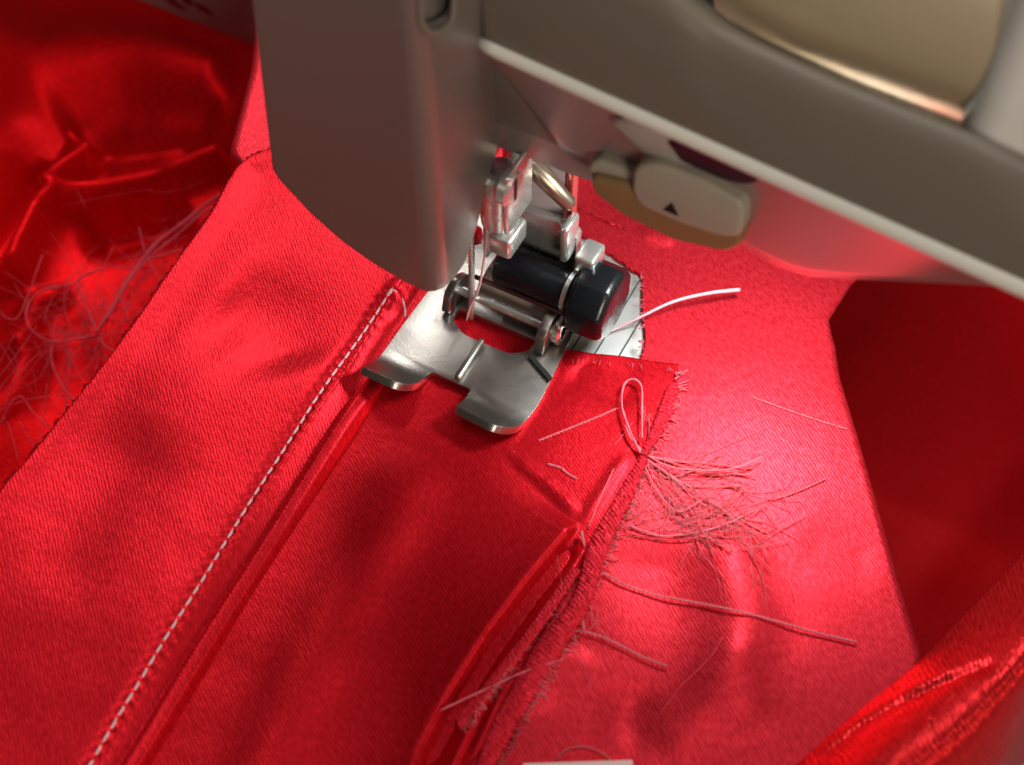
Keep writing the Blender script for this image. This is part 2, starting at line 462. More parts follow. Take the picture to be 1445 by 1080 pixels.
# --- the arm: upper front band leaning back, pale lower edge, skirt beneath it
def arm_edge(x): return (.02 - .055 * x, 5.20 - .03 * x)          # y, z of the lower front edge at x
band_top_px = [(672, -120), (800, -70), (900, -22), (945, 0), (1000, 45), (1060, 76), (1180, 130), (1280, 170), (1370, 205), (1445, 240), (1600, 300)]
top = np.array([on_front(x, y, .14) for x, y in band_top_px]); top = resample_sharp(top, 60)
low = np.array([(x, *arm_edge(x)) for x in np.linspace(-.12, 8.2, 60)])
tb_ = np.linspace(0, 1, 8)[None, :, None]
band = low[:, None, :] * (1 - tb_) + top[:, None, :] * tb_
band[:, :, 1] -= .03 * np.sin(np.pi * np.linspace(0, 1, 8))[None, :]
back = top.copy(); back[:, 1] += .5; back[:, 2] -= .35
lip_ = top.copy(); lip_[:, 1] += .02; lip_[:, 2] -= .003
band = np.concatenate([band, lip_[:, None, :], back[:, None, :]], 1)
arm = grid('arm_housing', band, SHADED_PLASTIC, mach)
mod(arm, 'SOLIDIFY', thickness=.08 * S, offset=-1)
# rounded edge strip: the bevel's highlight is put into a paler colour
ev = [(x, arm_edge(x)[0] - .05, arm_edge(x)[1] - .02) for x in np.linspace(-.10, 8.2, 24)]
edge_mat = plain('lit_edge_plastic', (.90, .90, .84), .3)
tube('edge_strip', ev, .10, edge_mat, mach, 12, 2)
# skirt
sk_low = [(675, 58), (720, 110), (758, 160), (800, 213), (845, 236), (950, 296), (1050, 345), (1100, 372), (1140, 385), (1250, 390), (1350, 395), (1445, 401), (1600, 412)]
sl = resample_sharp([on_front(x, y, .28) for x, y in sk_low], 70)
su = []
for p in sl:
    x = min(max(p[0] + .02, -.1), 8.2); y, z = arm_edge(x); su.append((x if p[2] < z - .1 else p[0], y + .03, max(z - .04, p[2] + .01)))
su = np.array(su)
tb2 = np.linspace(0, 1, 10)[None, :, None]
sk = su[:, None, :] * (1 - tb2) + sl[:, None, :] * tb2
lip = sl.copy(); lip[:, 1] += .14; lip[:, 2] += .02
lip2 = lip.copy(); lip2[:, 1] += .25; lip2[:, 2] += .35
sk = np.concatenate([sk, lip[:, None, :], lip2[:, None, :]], 1)
skirt = grid('lower_skirt', sk, SKIRT_PLASTIC, mach)
mod(skirt, 'SOLIDIFY', thickness=.05 * S, offset=1)
# the head behind the skirt: its inner wall over the needle
def front_prism(px, y0, y1, r=.03):
    return prism([(on_front(a, b, y0)[0], on_front(a, b, y0)[2]) for a, b in px], lambda u, v, d: (u, d, v), y0, y1, r, 2)
from_bm('inner_head', front_prism([(660, 196), (703, 209), (760, 230), (800, 246), (850, 262), (880, 120), (690, 60), (660, 90)], .36, .52), SKIRT_PLASTIC, mach, angle=40)
from_bm('inner_ledge', front_prism([(660, 158), (706, 176), (760, 196), (804, 214), (760, 150), (700, 80), (660, 90)], .24, .355), GREY_COVER, mach, angle=40)
# roof of the head and body above, which close the machine
from_bm('arm_body', prism([(1.1, 4.9), (6.5, 4.2), (10, 4.2), (10, 9), (3.6, 9), (3.0, 5.6), (1.1, 5.3)], lambda u, v, d: (d, u, v), -.05, 14, .15, 3), SHADED_PLASTIC, mach, angle=40)
from_bm('head_body', prism([(.9, 4.4), (8.5, 4.4), (8.5, 10), (.9, 10)], lambda u, v, d: (d, u, v), -2.5, -.06, .15, 3), GREY_COVER, mach, angle=40)
from_bm('pillar', prism([(12.5, -8.2), (14, -8.2), (14, 4.4), (12.5, 4.4)], lambda u, v, d: (u, d, v), 4.2, 9, .3, 3), SHADED_PLASTIC, mach, angle=40)

# --- reverse button: a lens-shaped dish with a dark window in it
def on_skirt(px, py, off=0.0):
    r = _ray(px, py)
    p0 = np.array([2.5, arm_edge(2.5)[0] + .03, arm_edge(2.5)[1]]); 
    n = np.array([0.05, -1.2, -.38]); n /= np.linalg.norm(n)
    p = CAM + r * (((p0 + n * off - CAM) @ n) / (r @ n)); return Vector(p), Vector(n)
def lens(name, px, hgt, mat, parent, dome=.6, base_off=.0):
    ring = [on_skirt(x, y, base_off + .03)[0] for x, y in px]; n = on_skirt(1000, 230)[1]
    c = sum(ring, Vector()) / len(ring); vs, fs = list(ring), []
    k = len(ring); L = 6
    for j in range(1, L):
        t = j / L
        for p in ring: vs.append(c + (p - c) * math.cos(t * math.pi / 2) ** dome + n * hgt * math.sin(t * math.pi / 2))
    vs.append(c + n * hgt)
    for j in range(L - 1):
        for i in range(k): fs.append((j * k + i, j * k + (i + 1) % k, (j + 1) * k + (i + 1) % k, (j + 1) * k + i))
    for i in range(k): fs.append(((L - 1) * k + i, (L - 1) * k + (i + 1) % k, len(vs) - 1))
    q = from_lists(name, vs, fs, mat, None); q.parent = parent
    if parent: q.location = -ORIGIN['sewing_machine'] * S
    return q
but = lens('reverse_button', [(862, 168), (900, 166), (950, 182), (1010, 212), (1080, 248), (1140, 283), (1172, 308), (1150, 311), (1100, 303), (1030, 280), (960, 246), (900, 208)], .10,
           plain('button_grey', (.52, .50, .46), .35), mach)
lens('dark_window', [(942, 201), (967, 198), (1010, 216), (1060, 240), (1098, 265), (1085, 271), (1050, 264), (1005, 248), (960, 226)], .025, PURPLE, None, 1.0, .10).parent = but
bpy.context.scene.objects['dark_window'].location = (0, 0, 0)

# --- cream lever under the skirt: a short block with a longer block before it
def lever_block(name, px, y0, y1, r, mat):
    poly = [(on_front(x, y, y0)[0], on_front(x, y, y0)[2]) for x, y in px]
    return prism(round_poly(poly, r), lambda u, v, d: (u, d, v), y0, y1, .06, 3)
lv = from_bm('cream_lever', lever_block('cream_lever', [(893, 236), (925, 232), (985, 252), (1046, 288), (1050, 300), (1045, 336), (1020, 337), (960, 318), (902, 292), (890, 272)], -.19, .35, .16, CREAM), CREAM, mach, angle=45)
q = from_bm('lever_arm', lever_block('lever_arm', [(828, 234), (840, 226), (900, 245), (935, 250), (935, 322), (870, 298), (836, 274)], -.02, .4, .12, CREAM), CREAM, None, angle=45); q.parent = lv; q.location = -ORIGIN['sewing_machine'] * S
q = from_bm('lever_foot', lever_block('lever_foot', [(832, 250), (834, 270), (878, 306), (950, 341), (1022, 358), (1044, 350), (1046, 325), (960, 300), (880, 262)], -.13, .5, .10, CREAM), plain('cream_orange_glow', (.32, .20, .09), .38), None, angle=45); q.parent = lv; q.location = -ORIGIN['sewing_machine'] * S  # the orange glow beneath the lever is put into this colour
def mark(px, y): return prism([(on_front(a, b, y)[0], on_front(a, b, y)[2]) for a, b in px], lambda u, v, d: (u, d, v), y - .006, y + .01)
q = from_bm('arrow_mark', mark([(936, 296), (948, 287), (957, 305)], -.199), DARK, None); q.parent = lv; q.location = -ORIGIN['sewing_machine'] * S

# --- beige metal barrel and the white dial above the arm
o = on_front(1180, 130, .75)
bar_prof = [(1.75, .05), (1.85, .55), (2.05, .85), (2.4, 1.02), (3.0, 1.08), (5.0, 1.08), (7.5, 1.08)]
from_bm('dial_barrel', lathe(bar_prof, (0, 1.75, 6.12), 'X', 48), GOLD, mach, angle=30)
q = bevel_box((4.75, .22, 5.45), (8.2, 3.0, 8.8), .42, 6)
for v in q.verts: v.co.y += (v.co.z - 5.5) * .34
from_bm('white_dial', q, plain('bright_plastic', (.95, .94, .91), .4, grain=.06, gscale=9), mach, angle=60)

# --- needle bar, clamp and needle
nb = from_bm('needle_bar', lathe([(2.3, .14), (2.35, .17), (3.6, .17)], (-.10, .75, 0), 'Z', 24), CHROME, mach, angle=40)
cl = from_bm('needle_clamp', lathe([(2.05, .16), (2.1, .24), (2.55, .26), (2.95, .25), (3.0, .2)], (-.04, .22, 0), 'Z', 28), CHROME, mach, angle=40)
def sub(o, parent): o.parent = parent; o.location = -ORIGIN['sewing_machine'] * S; return o
sub(from_bm('clamp_screw', lathe([(0, .13), (.03, .22), (.14, .24), (.18, .2)], (.10, .02, 3.02), 'X', 24), CHROME, None, angle=40), cl)
sub(from_bm('screw_slot', bevel_box((.272, -.02, 2.84), (.287, .05, 3.2), .004), DARK, None), cl)
sub(from_bm('clamp_flange', bevel_box((.18, -.12, 2.30), (.25, .52, 3.30), .03), CHROME, None, angle=40), cl)
sub(from_bm('clamp_foot', bevel_box((-.08, -.05, 1.72), (.24, .42, 2.06), .05), CHROME, None, angle=40), cl)
def taper(t): return 1.0 if t < .8 else 1 - (t - .8) / .2 * .75
tube('needle', [(-.33, 0, 2.1), (-.345, 0, 1.2), (-.37, 0, .4), (-.385, 0, -.25)], .042, CHROME, mach, 10, 6, taper)

# --- presser bar with the foot holder, its black barrel and the faceted thumb screw
pb = from_bm('presser_bar', bevel_box((-.30, 1.02, .75), (.46, 1.30, 3.0), .06), plain('satin_metal', (.86, .80, .85), .4, .25), mach, angle=40)
from_bm('guide_rod', bevel_box((.50, .95, .9), (.60, 1.10, 3.0), .03), plain('rod_red_reflection', (.55, .10, .09), .3, .4), mach, angle=40)  # red reflection on the metal, put into the rod's colour
th = from_bm('thread_guide', lathe([(0, .10), (.05, .135), (.75, .10), (.8, .06)], (0, 0, 0), 'X', 14), plain('bronze', (.40, .32, .24), .3, .9), mach, angle=40)
th.matrix_parent_inverse = Matrix.Identity(4)
pA, pB = Vector(on_front(745, 228, .8)), Vector(on_front(778, 262, .8))
th.data.transform(Matrix.Translation(-(-ORIGIN['sewing_machine'] * S)))
th.data.transform((pB - pA).to_track_quat('X', 'Z').to_matrix().to_4x4())
th.data.transform(Matrix.Translation((pA - ORIGIN['sewing_machine']) * S))
fh = from_bm('foot_holder', prism(round_poly([(-.42, .10), (.78, .10), (.86, .32), (.82, .66), (-.38, .66), (-.46, .32)], .05), lambda u, v, d: (u, d + (v - .1) * .55, v), .16, .5, .03, 2), plain('holder_metal', (.62, .55, .50), .42, .5, grain=.3, gscale=9, wear=.2), mach, angle=40)
sub(from_bm('holder_bracket', prism(round_poly([(-.38, .62), (.72, .62), (.72, 1.5), (.45, 1.62), (-.38, 1.5)], .06), lambda u, v, d: (u, d, v), .86, 1.02, .02, 2), CHROME, None, angle=40), fh)
sub(from_bm('bracket_flange', bevel_box((-.40, .40, .95), (-.33, 1.0, 1.75), .025), CHROME, None, angle=40), fh)
sub(from_bm('bracket_post', bevel_box((.58, .62, 1.18), (.70, .98, 1.85), .05), CHROME, None, angle=40), fh)
sub(from_bm('bracket_nut', bevel_box((.80, .62, 1.12), (1.08, 1.0, 1.42), .05), CHROME, None, angle=40), fh)
sub(from_bm('front_rod', lathe([(-.45, .035), (.86, .035)], (0, .26, .66), 'X', 10), plain('dark_rod', (.16, .05, .06), .3, .8), None, angle=40), fh)
ba = from_bm('black_barrel', lathe([(-.22, .22), (-.18, .28), (.78, .29), (.80, .24), (.86, .20), (1.0, .20)], (0, .52, .84), 'X', 32), BLACK, mach, angle=35)
sub(from_bm('barrel_collar', lathe([(.79, .22), (.80, .295), (.86, .295), (.88, .22)], (0, .52, .84), 'X', 32), CHROME, None, angle=35), ba)
tsb = lathe([(.92, .44), (.96, .53), (1.38, .53), (1.46, .46)], (0, .58, .80), 'X', poly=8)
bmesh.ops.bevel(tsb, geom=[e for e in tsb.edges if e.calc_face_angle(0) > .5], offset=.035, segments=2, profile=.5, affect='EDGES')
ts = from_bm('thumb_screw', tsb, BLACK, mach, angle=35)

# --- sewing lamp: the LED strip under the arm
lamp = plain('lamp_glass', (.9, .95, .92), .3)
lamp.node_tree.nodes['Principled BSDF'].inputs['Emission Color'].default_value = (.93, 1, .96, 1)
lamp.node_tree.nodes['Principled BSDF'].inputs['Emission Strength'].default_value = 3
from_bm('sewing_lamp', bevel_box((2.7, .75, 4.03), (4.1, 1.55, 4.9), .02), lamp, mach)

# ================================================================== the snap-on presser foot
foot = thing('presser_foot', (0, 0, .17), 'worn steel snap-on presser foot with two curled toes pressing on the red satin', 'presser foot')
outer = [(-1.08, -1.62), (-.52, -1.62), (-.40, -1.42), (-.38, -1.08), (.22, -1.08), (.24, -1.52), (.86, -1.58), (1.04, -1.38), (1.10, -.92), (1.06, -.47), (1.0, .1), (.94, .9), (.3, 1.3), (-.5, 1.3), (-1.0, .9), (-1.06, .1), (-1.08, -.6)]
outer = round_poly(outer, [.06, .12, .10, .06, .05, .05, .22, .18, .18, .1, .1, .2, .2, .2, .2, .1, .1])
hole = round_poly([(-.56, -.20), (-.30, -.36), (.38, -.36), (.60, -.20), (.60, .0), (-.54, .0)], [.06, .08, .1, .1, .05, .05])[::-1]
bm = sheet(outer, [hole], [-1.55, -1.48, -1.41, -1.34, -1.27, -1.20, -1.13, -1.0, -.9, .5, .7, .9, 1.1], .22)
for v in bm.verts:
    d = max(0, -1.08 - v.co.y); v.co.z += 1.15 * d * d
    d2 = max(0, v.co.y - .6); v.co.z += .3 * d2 * d2
sole = from_bm('sole', bm, STEEL, foot, angle=25)
mod(sole, 'SOLIDIFY', thickness=.10 * S, offset=-1)
mod(sole, 'BEVEL', width=.025 * S, segments=3, limit_method='ANGLE', angle_limit=math.radians(40))
FO = ORIGIN['presser_foot'] = Vector((0, 0, .12)); foot.location.z = .17 * S
def fsub(o, parent): o.parent = parent; o.location = -FO * S; return o
from_bm('guide_rib', bevel_box((-.045, -1.06, .20), (.035, -.36, .275), .028, 3), STEEL, foot, angle=40)
sp = from_bm('thread_slit', prism([(.635, -.300), (.665, -.245), (1.075, -.455), (1.06, -.52)], lambda u, v, d: (u, v, d), .19, .2225), DARK, foot)
ll = lambda u, v, d: (d, u, v)
from_bm('hinge_post', prism(round_poly([(-.22, .2), (.40, .2), (.40, .42), (.12, .62), (-.12, .52)], .08), ll, -.72, -.60, .02, 2), STEEL, foot, angle=40)
from_bm('hinge_post', prism(round_poly([(-.22, .2), (.46, .2), (.46, .44), (.16, .66), (-.12, .54)], .08), ll, .66, .80, .02, 2), STEEL, foot, angle=40)
from_bm('hinge_pin', lathe([(-.74, .068), (.86, .068)], (0, .12, .40), 'X', 20), CHROME, foot, angle=40)
from_bm('pin_end', lathe([(.80, .13), (.84, .16), (.90, .15), (.93, .10)], (0, .12, .40), 'X', 18), CHROME, foot, angle=40)
from_bm('side_bracket', bevel_box((.82, .02, .2), (.93, .62, .62), .04), STEEL, foot, angle=40)

# ================================================================== the garment
gar = thing('satin_garment', (0, 0, -8.2), 'bright red satin garment spread under the needle with frayed raw edges', 'garment')
GO = ORIGIN['satin_garment']
def gsub(o, parent): o.parent = parent; o.location = -GO * S; return o

# --- under layer on the right: over the bed and off its edge
Lb = [(-3.2, 6.6), P2(690, 215), P2(725, 255), P2(790, 312), P2(850, 352), P2(886, 366), P2(904, 382), P2(906, 440), P2(905, 505), (1.8, -.6), (1.55, -2.2), (1.2, -4.0), (.9, -6.0), (.6, -9)]
Rb = [(3.9, 6.4), (4.02, 4.6), (3.99, 3.4), (3.88, 2.95), (3.83, 2.25), (4.25, 1.45), (5.3, -.05), (6.52, -1.82), (6.9, -3.0), (6.3, -5.0), (5.2, -9)]
P = ruled([(*p, 0) for p in Lb], [(*p, 0) for p in Rb], 260, 150)
Rs = resample_sharp([(*p, 0) for p in Rb], 260); t_ = np.linspace(0, 1, 150)[None, :, None]
P = P[:, :1, :] * (1 - t_) + Rs[:, None, :] * t_
# keep the sharp corner of the right boundary
X, Y = P[:, :, 0], P[:, :, 1]
Z = .035 + wobble(X, Y, .55, .05, 3.1)
curl = [P2(1005, 735), P2(1030, 800), P2(1048, 880), P2(1038, 960), P2(1052, 1060)]
Z += ridge(X, Y, curl, .38, .12, .2)
Z -= ridge(X, Y, [P2(930, 760), P2(940, 880), P2(900, 1000), P2(860, 1060)], .5, .07, .15)
Z += ridge(X, Y, [P2(700, 960), P2(760, 960), P2(790, 900)], .35, .12, .2)
Z -= ridge(X, Y, [P2(890, 960), P2(880, 1060), P2(850, 1120)], .30, .08, .2)
Z += ridge(X, Y, [P2(940, 1080), P2(1010, 960), P2(1060, 900)], .22, .04, .2)
Z -= ridge(X, Y, [P2(1120, 760), P2(1250, 800)], .30, .02, .3)
Z += ridge(X, Y, [P2(900, 330), P2(960, 345)], .12, .05, .3)
edge = np.linspace(0, 1, 150)[None, :]
P[:, :, 2] = Z
under = P
# turn the sheet down past the bed edge
drop = []
E0 = P[:, -1, :]; tang = np.gradient(E0, axis=0); nrm = np.stack([tang[:, 1], -tang[:, 0]], 1)
nrm /= np.linalg.norm(nrm, axis=1, keepdims=True) + 1e-9
nrm *= np.where(nrm[:, :1] < 0, -1, 1)
for k, (out, dz) in enumerate([(.03, -.012), (.06, -.05), (.07, -.12), (.05, -.3), (.02, -.8), (0, -2.0), (0, -4.0), (.1, -6.6)]):
    tuck = np.clip((E0[:, 1] - 1.9) / .3, 0, 1) * min(1.6, abs(dz)) * 1.2      # towards the back the cloth turns under the bed
    q = E0.copy(); q[:, 0] += nrm[:, 0] * (out - tuck); q[:, 1] += nrm[:, 1] * (out - tuck); q[:, 2] += dz; drop.append(q)
full = np.concatenate([P, np.stack(drop, 1)], 1)
base_layer = grid('under_layer', full, SATIN_C, gar, thick=.03)

# --- small piece of the under layer past the frayed edge, at the far left
Lq, Rq = resample_sharp([(-6.6, 4.6, 0), (-5.40, 2.42, 0), (-4.74, .86, 0), (-4.40, .70, 0), (-4.2, .2, 0)], 60), resample_sharp([(-1.6, 4.6, 0), (-1.6, .2, 0)], 60)
tl_ = np.linspace(0, 1, 50)[None, :, None]
Pl = Lq[:, None, :] * (1 - tl_) + Rq[:, None, :] * tl_
Pl[:, :, 2] = .31 + wobble(Pl[:, :, 0], Pl[:, :, 1], .9, .03, 8.2)
E0 = Pl[:, 0, :]
sk_ = [np.stack([E0[:, 0] - a, E0[:, 1] - a * .2, E0[:, 2] + b], 1) for a, b in ((.02, -2.4), (.05, -1.2), (.06, -.3), (.05, -.08), (.03, -.02))]
grid('under_layer', np.concatenate([np.stack(sk_, 1), Pl], 1), SATIN_C, gar, thick=.03)

# --- front panel in the middle, with pleats along its raw edge
Lf = [(-.98, .66), (-.98, -.4), (-.96, -1.6), (-.9, -3.2), (-.78, -5), (-.62, -7.2), (-.5, -9)]
Rf = [P2(958, 520), P2(948, 560), P2(916, 625), P2(893, 668), P2(868, 716), P2(832, 775), P2(790, 855), P2(735, 950), P2(672, 1075), (2.05, -6.6), (1.9, -9)]
P = ruled([(*p, 0) for p in Lf], [(*p, 0) for p in Rf], 380, 190)
top_px = [(560, 480), (700, 490), (782, 503), (830, 508), (880, 512), (930, 520), (958, 522)]
tx = [-1.2, .3] + [P2(*q)[0] for q in top_px[2:]]; ty = [.62, .60] + [P2(*q)[1] for q in top_px[2:]]
X, Y = P[:, :, 0], P[:, :, 1]
f_ = np.clip((Y + 1.2) / 1.9, 0, 1)
Y += f_ ** 2 * (np.interp(X, tx, ty) - .62)
P[:, :, 1] = Y
Z = .10 + wobble(X, Y, .45, .05, 5.3) + wobble(X, Y, 1.4, .012, 2.2)
v1 = [P2(700, 650), P2(760, 700), P2(812, 752)]
Z -= ridge(X, Y, v1, .07, .015, .25)
Z += ridge(X, Y, [P2(712, 642), P2(772, 690), P2(826, 742)], .07, .028, .25)
Z += ridge(X, Y, [P2(885, 645), P2(850, 700), P2(818, 752)], .07, .03, .25)
Z -= ridge(X, Y, [P2(800, 520), P2(850, 545), P2(905, 560)], .3, .05, .25)
fa = [P2(815, 748), P2(745, 832), P2(690, 905), P2(640, 985), P2(590, 1090), P2(560, 1180)]
Z += step(X, Y, fa[::-1], .05, .16, .55, .05)
fb = [P2(832, 772), P2(790, 838), P2(735, 915), P2(690, 985), P2(640, 1090), P2(610, 1180)]
Z -= ridge(X, Y, [P2(815, 772), P2(750, 850), P2(690, 935), P2(640, 1015), P2(596, 1100)], .10, .15, .1)
Z += ridge(X, Y, fb, .08, .11, .06)
Z += ridge(X, Y, [P2(600, 640), P2(560, 720), P2(480, 860), P2(380, 1080), P2(330, 1200)], .45, .10, .12)
P[:, :, 2] = np.maximum(Z, .055)
front = grid('front_panel', P, SATIN_B, gar, thick=.03)

# --- raw edge strips lying along the front panel: each with a saw-edged border of yarn ends
def raw_strip(name, left_px, right_px, z0, arch, n, seed, fringe=.05):
    r = random.Random(seed)
    L = [(*P2(x, y, z0), z0) for x, y in left_px]; R = [(*P2(x, y, z0), z0) for x, y in right_px]
    Q = ruled(L, R, n, 12)
    Q = Q[:, -1:, :] + (Q - Q[:, -1:, :]) * .72
    u = np.linspace(0, 1, 12)
    Q[:, :, 2] += arch * .35 * np.sin(np.pi * u)[None, :]
    Q[:, :, 2] += np.array([r.uniform(-.008, .008) for _ in range(n)])[:, None]
    d = Q[:, -1, :2] - Q[:, -2, :2]; d /= np.linalg.norm(d, axis=1, keepdims=True) + 1e-9
    j = np.array([r.uniform(0, fringe) * (i % 2) for i in range(n)])
    Q[:, -1, :2] += d * j[:, None]
    sgm = np.r_[0, np.cumsum(np.linalg.norm(np.diff(Q[:, 6, :2], axis=0), axis=1))]
    uv = np.stack([np.repeat(sgm[:, None], 12, 1), np.repeat(u[None, :] * .3, n, 0)], 2)
    return grid(name, Q, SATIN_E, gar, uv, thick=.02)
raw_strip('raw_edge_strip', [(938, 548), (922, 580), (903, 640)], [(956, 540), (944, 590), (910, 645)], .20, .05, 60, 3)
raw_strip('raw_edge_strip', [(903, 640), (868, 690), (828, 752), (818, 778)], [(912, 648), (896, 690), (866, 755), (845, 805)], .20, .07, 110, 4)
raw_strip('raw_edge_strip', [(818, 778), (800, 840), (745, 905), (700, 985), (655, 1095)], [(848, 800), (832, 850), (785, 930), (735, 1010), (690, 1095)], .20, .09, 190, 5)
raw_strip('raw_edge_strip', [(806, 800), (745, 880), (690, 950), (640, 1010)], [(818, 806), (762, 888), (704, 966), (650, 1030)], .24, .04, 120, 6, .03)
raw_strip('raw_edge_strip', [(720, 960), (690, 1010), (660, 1090)], [(742, 985), (715, 1040), (690, 1095)], .30, .05, 60, 8)

# --- stitched placket on the left: lies on top, its right edge folded under
fold_px = [(603, 440), (532, 560), (470, 655), (400, 768), (330, 880), (262, 992), (208, 1080), (170, 1140)]
fr_px = [(346, 243), (300, 318), (250, 388), (200, 462), (150, 530), (100, 592), (50, 655), (0, 716), (-60, 800)]
F = [(-.98, 1.4)] + [P2(x, y, .12) for x, y in fold_px] + [(-.40, -9)]
fr = [P2(x, y, .2) for x, y in fr_px]
Lp = [(-4.62, 1.4)] + fr + [(-4.0, -9)]
Lp[0] = (fr[0][0] + .5, 1.4)
P = ruled([(*p, 0) for p in Lp], [(*p, 0) for p in F], 300, 190)
tq = np.r_[np.linspace(0, .80, 90, endpoint=False), np.linspace(.80, 1, 100)][None, :, None]
P = P[:, :1, :] * (1 - tq) + P[:, -1:, :] * tq
X, Y = P[:, :, 0], P[:, :, 1]
dR, _, _ = seg_dist(X, Y, F)                     # distance from the folded edge
stitch_px = [(560, 408), (546, 424), (520, 462), (480, 520), (440, 580), (400, 642), (360, 704), (320, 770), (280, 836), (240, 900), (200, 966), (160, 1030), (130, 1080), (110, 1112)]
SL = [P2(x, y, .26) for x, y in stitch_px]
dS, sS, aS = seg_dist(X, Y, SL)
SLEN = sum(math.dist(a, b) for a, b in zip(SL, SL[1:]))
Z = .36 + wobble(X, Y, .5, .05, 1.7) + wobble(X, Y, 1.3, .004, 4.4)
Z -= (.04 + .025 * np.cos(aS * SLEN / .162 * 2 * np.pi)) * np.exp(-(dS / .075) ** 2)   # the seam pulls in at every hole
Z -= .29 * np.clip(1 - dR / .50, 0, 1) ** .65        # falls from the seam to the fold
Z += .16 * np.exp(-((dR - .105) / .100) ** 4)     # the rolled fold
Z -= .16 * np.exp(-(dR / .028) ** 2)
dL, _, _ = seg_dist(X, Y, [*Lp])
Z += .05 * np.exp(-(dL / .25) ** 2)
Z += ridge(X, Y, [P2(545, 412), P2(566, 425), P2(548, 470)], .08, .05, .3)
Z -= ridge(X, Y, [P2(300, 440), P2(390, 480), P2(430, 560)], .75, .10, .3)
Z -= ridge(X, Y, [P2(230, 600), P2(120, 760), P2(60, 900)], .65, .06, .3)
mk = 1 / (1 + np.exp(-(X + 1.32) * 14)) / (1 + np.exp(-(Y + 1.75) * 9))
Z -= mk * np.maximum(Z - .13, 0) * .95
jag = np.array([rnd.uniform(-.02, .035) for _ in range(P.shape[0])])
P[:, 0, 0] += -jag; P[:, :, 2] = Z
placket = grid('stitched_placket', P, SATIN_A, gar, thick=.035)
# the stitches, one by one
pts = catmull([(*p, 0) for p in SL], 30); pts = np.array(pts)
s = np.r_[0, np.cumsum(np.linalg.norm(np.diff(pts, axis=0), axis=1))]
def along(t): return np.array([np.interp(t, s, pts[:, k]) for k in range(3)])
from mathutils.bvhtree import BVHTree
def top_of(grids):
    V, Fc = [], []
    for G_ in grids:
        n, m, _ = G_.shape; o = len(V); V += [tuple(v) for v in G_.reshape(-1, 3)]
        Fc += [(o + i * m + j, o + i * m + j + 1, o + (i + 1) * m + j + 1, o + (i + 1) * m + j) for i in range(n - 1) for j in range(m - 1)]
    return BVHTree.FromPolygons(V, Fc)
bvh_pl = top_of([P])
def height(bvh, x, y, default=.1):
    h = bvh.ray_cast(Vector((x, y, 8)), Vector((0, 0, -1)))[0]
    return h.z if h else default
vs, fs = tube_data(catmull([(-.085, 0, -.010), (-.066, 0, .010), (0, .004, .016), (.066, 0, .010), (.085, 0, -.010)], 3), .0175, 7)
st_mesh = None
t = .05; pitch = .162; n_st = 0
while t + pitch < s[-1]:
    a, b = along(t), along(t + pitch); c = (a + b) / 2
    if st_mesh is None:
        ob = from_lists('stitch', vs, fs, THREAD_WHITE, None); st_mesh = ob.data
    else:
        ob = bpy.data.objects.new('stitch', st_mesh); C.objects.link(ob)
    ob.parent = placket
    za, zb = height(bvh_pl, *a[:2]), height(bvh_pl, *b[:2])
    ob.location = (Vector((c[0], c[1], (za + zb) / 2 + .016)) - GO) * S
    ob.rotation_euler = (0, -math.atan2(zb - za, pitch), math.atan2(b[1] - a[1], b[0] - a[0]) + rnd.uniform(-.05, .05))
    t += pitch; n_st += 1
tl = [P2(546, 420, .3), P2(554, 412, .3), P2(565, 416, .3), P2(570, 426, .3), P2(571, 440, .3)]
gsub(tube('stitch_tail', [(*p, height(bvh_pl, *p) + .02) for p in tl], .022, THREAD_PINK, None, 7, 6), placket)

# --- cloth hanging below the bed on the left, crumpled
nx, ny = 190, 200
gx, gy = np.meshgrid(np.linspace(-15.5, -3.2, nx), np.linspace(-9.5, 6.6, ny))
zl = -3.0
def L3(*px): return [P2(x, y, zl) for x, y in px]
Z = zl + wobble(gx, gy, .25, .35, 9.1) + wobble(gx, gy, .8, .07, 6.6)
Z += ridge(gx, gy, L3((20, 440), (35, 372), (60, 318), (95, 296), (150, 286), (220, 272), (300, 245), (345, 228)), .26, .62, .08)
Z += ridge(gx, gy, L3((62, 300), (82, 270), (128, 232), (112, 214), (92, 208)), .22, .55, .1)
Z += ridge(gx, gy, L3((118, 225), (170, 236), (235, 228), (290, 215)), .22, .35, .2)
Z -= ridge(gx, gy, L3((55, 225), (45, 280), (25, 350), (0, 420)), .32, .65, .1)
Z -= ridge(gx, gy, L3((110, 340), (190, 318), (270, 290)), .38, .5, .2)
Z += ridge(gx, gy, L3((-60, 180), (0, 300), (-40, 480)), .9, .7, .2)
Z += ridge(gx, gy, L3((-80, 60), (60, 110), (210, 90), (350, 100)), 1.2, .75, .1)
Z -= ridge(gx, gy, L3((90, 200), (180, 160), (320, 170)), .8, .45, .15)
Z += ridge(gx, gy, L3((60, 470), (20, 560), (-60, 620)), .35, .3, .2)
Z += ridge(gx, gy, L3((110, 420), (60, 440), (20, 520)), .2, .22, .2)
# climbs towards the bed so that it hangs from it
Z -= np.clip((gy - 3.6) / 1.6, 0, 1) ** 2 * np.maximum(Z + 3.0, 0)
hang = 1 / (1 + np.exp(-(gx + 4.35) * 5.0))
Z += hang * 2.2
lower_l = np.stack([gx, gy, np.maximum(Z, -4.1)], 2)
grid('hanging_cloth', lower_l, SATIN_D, gar, thick=.03)

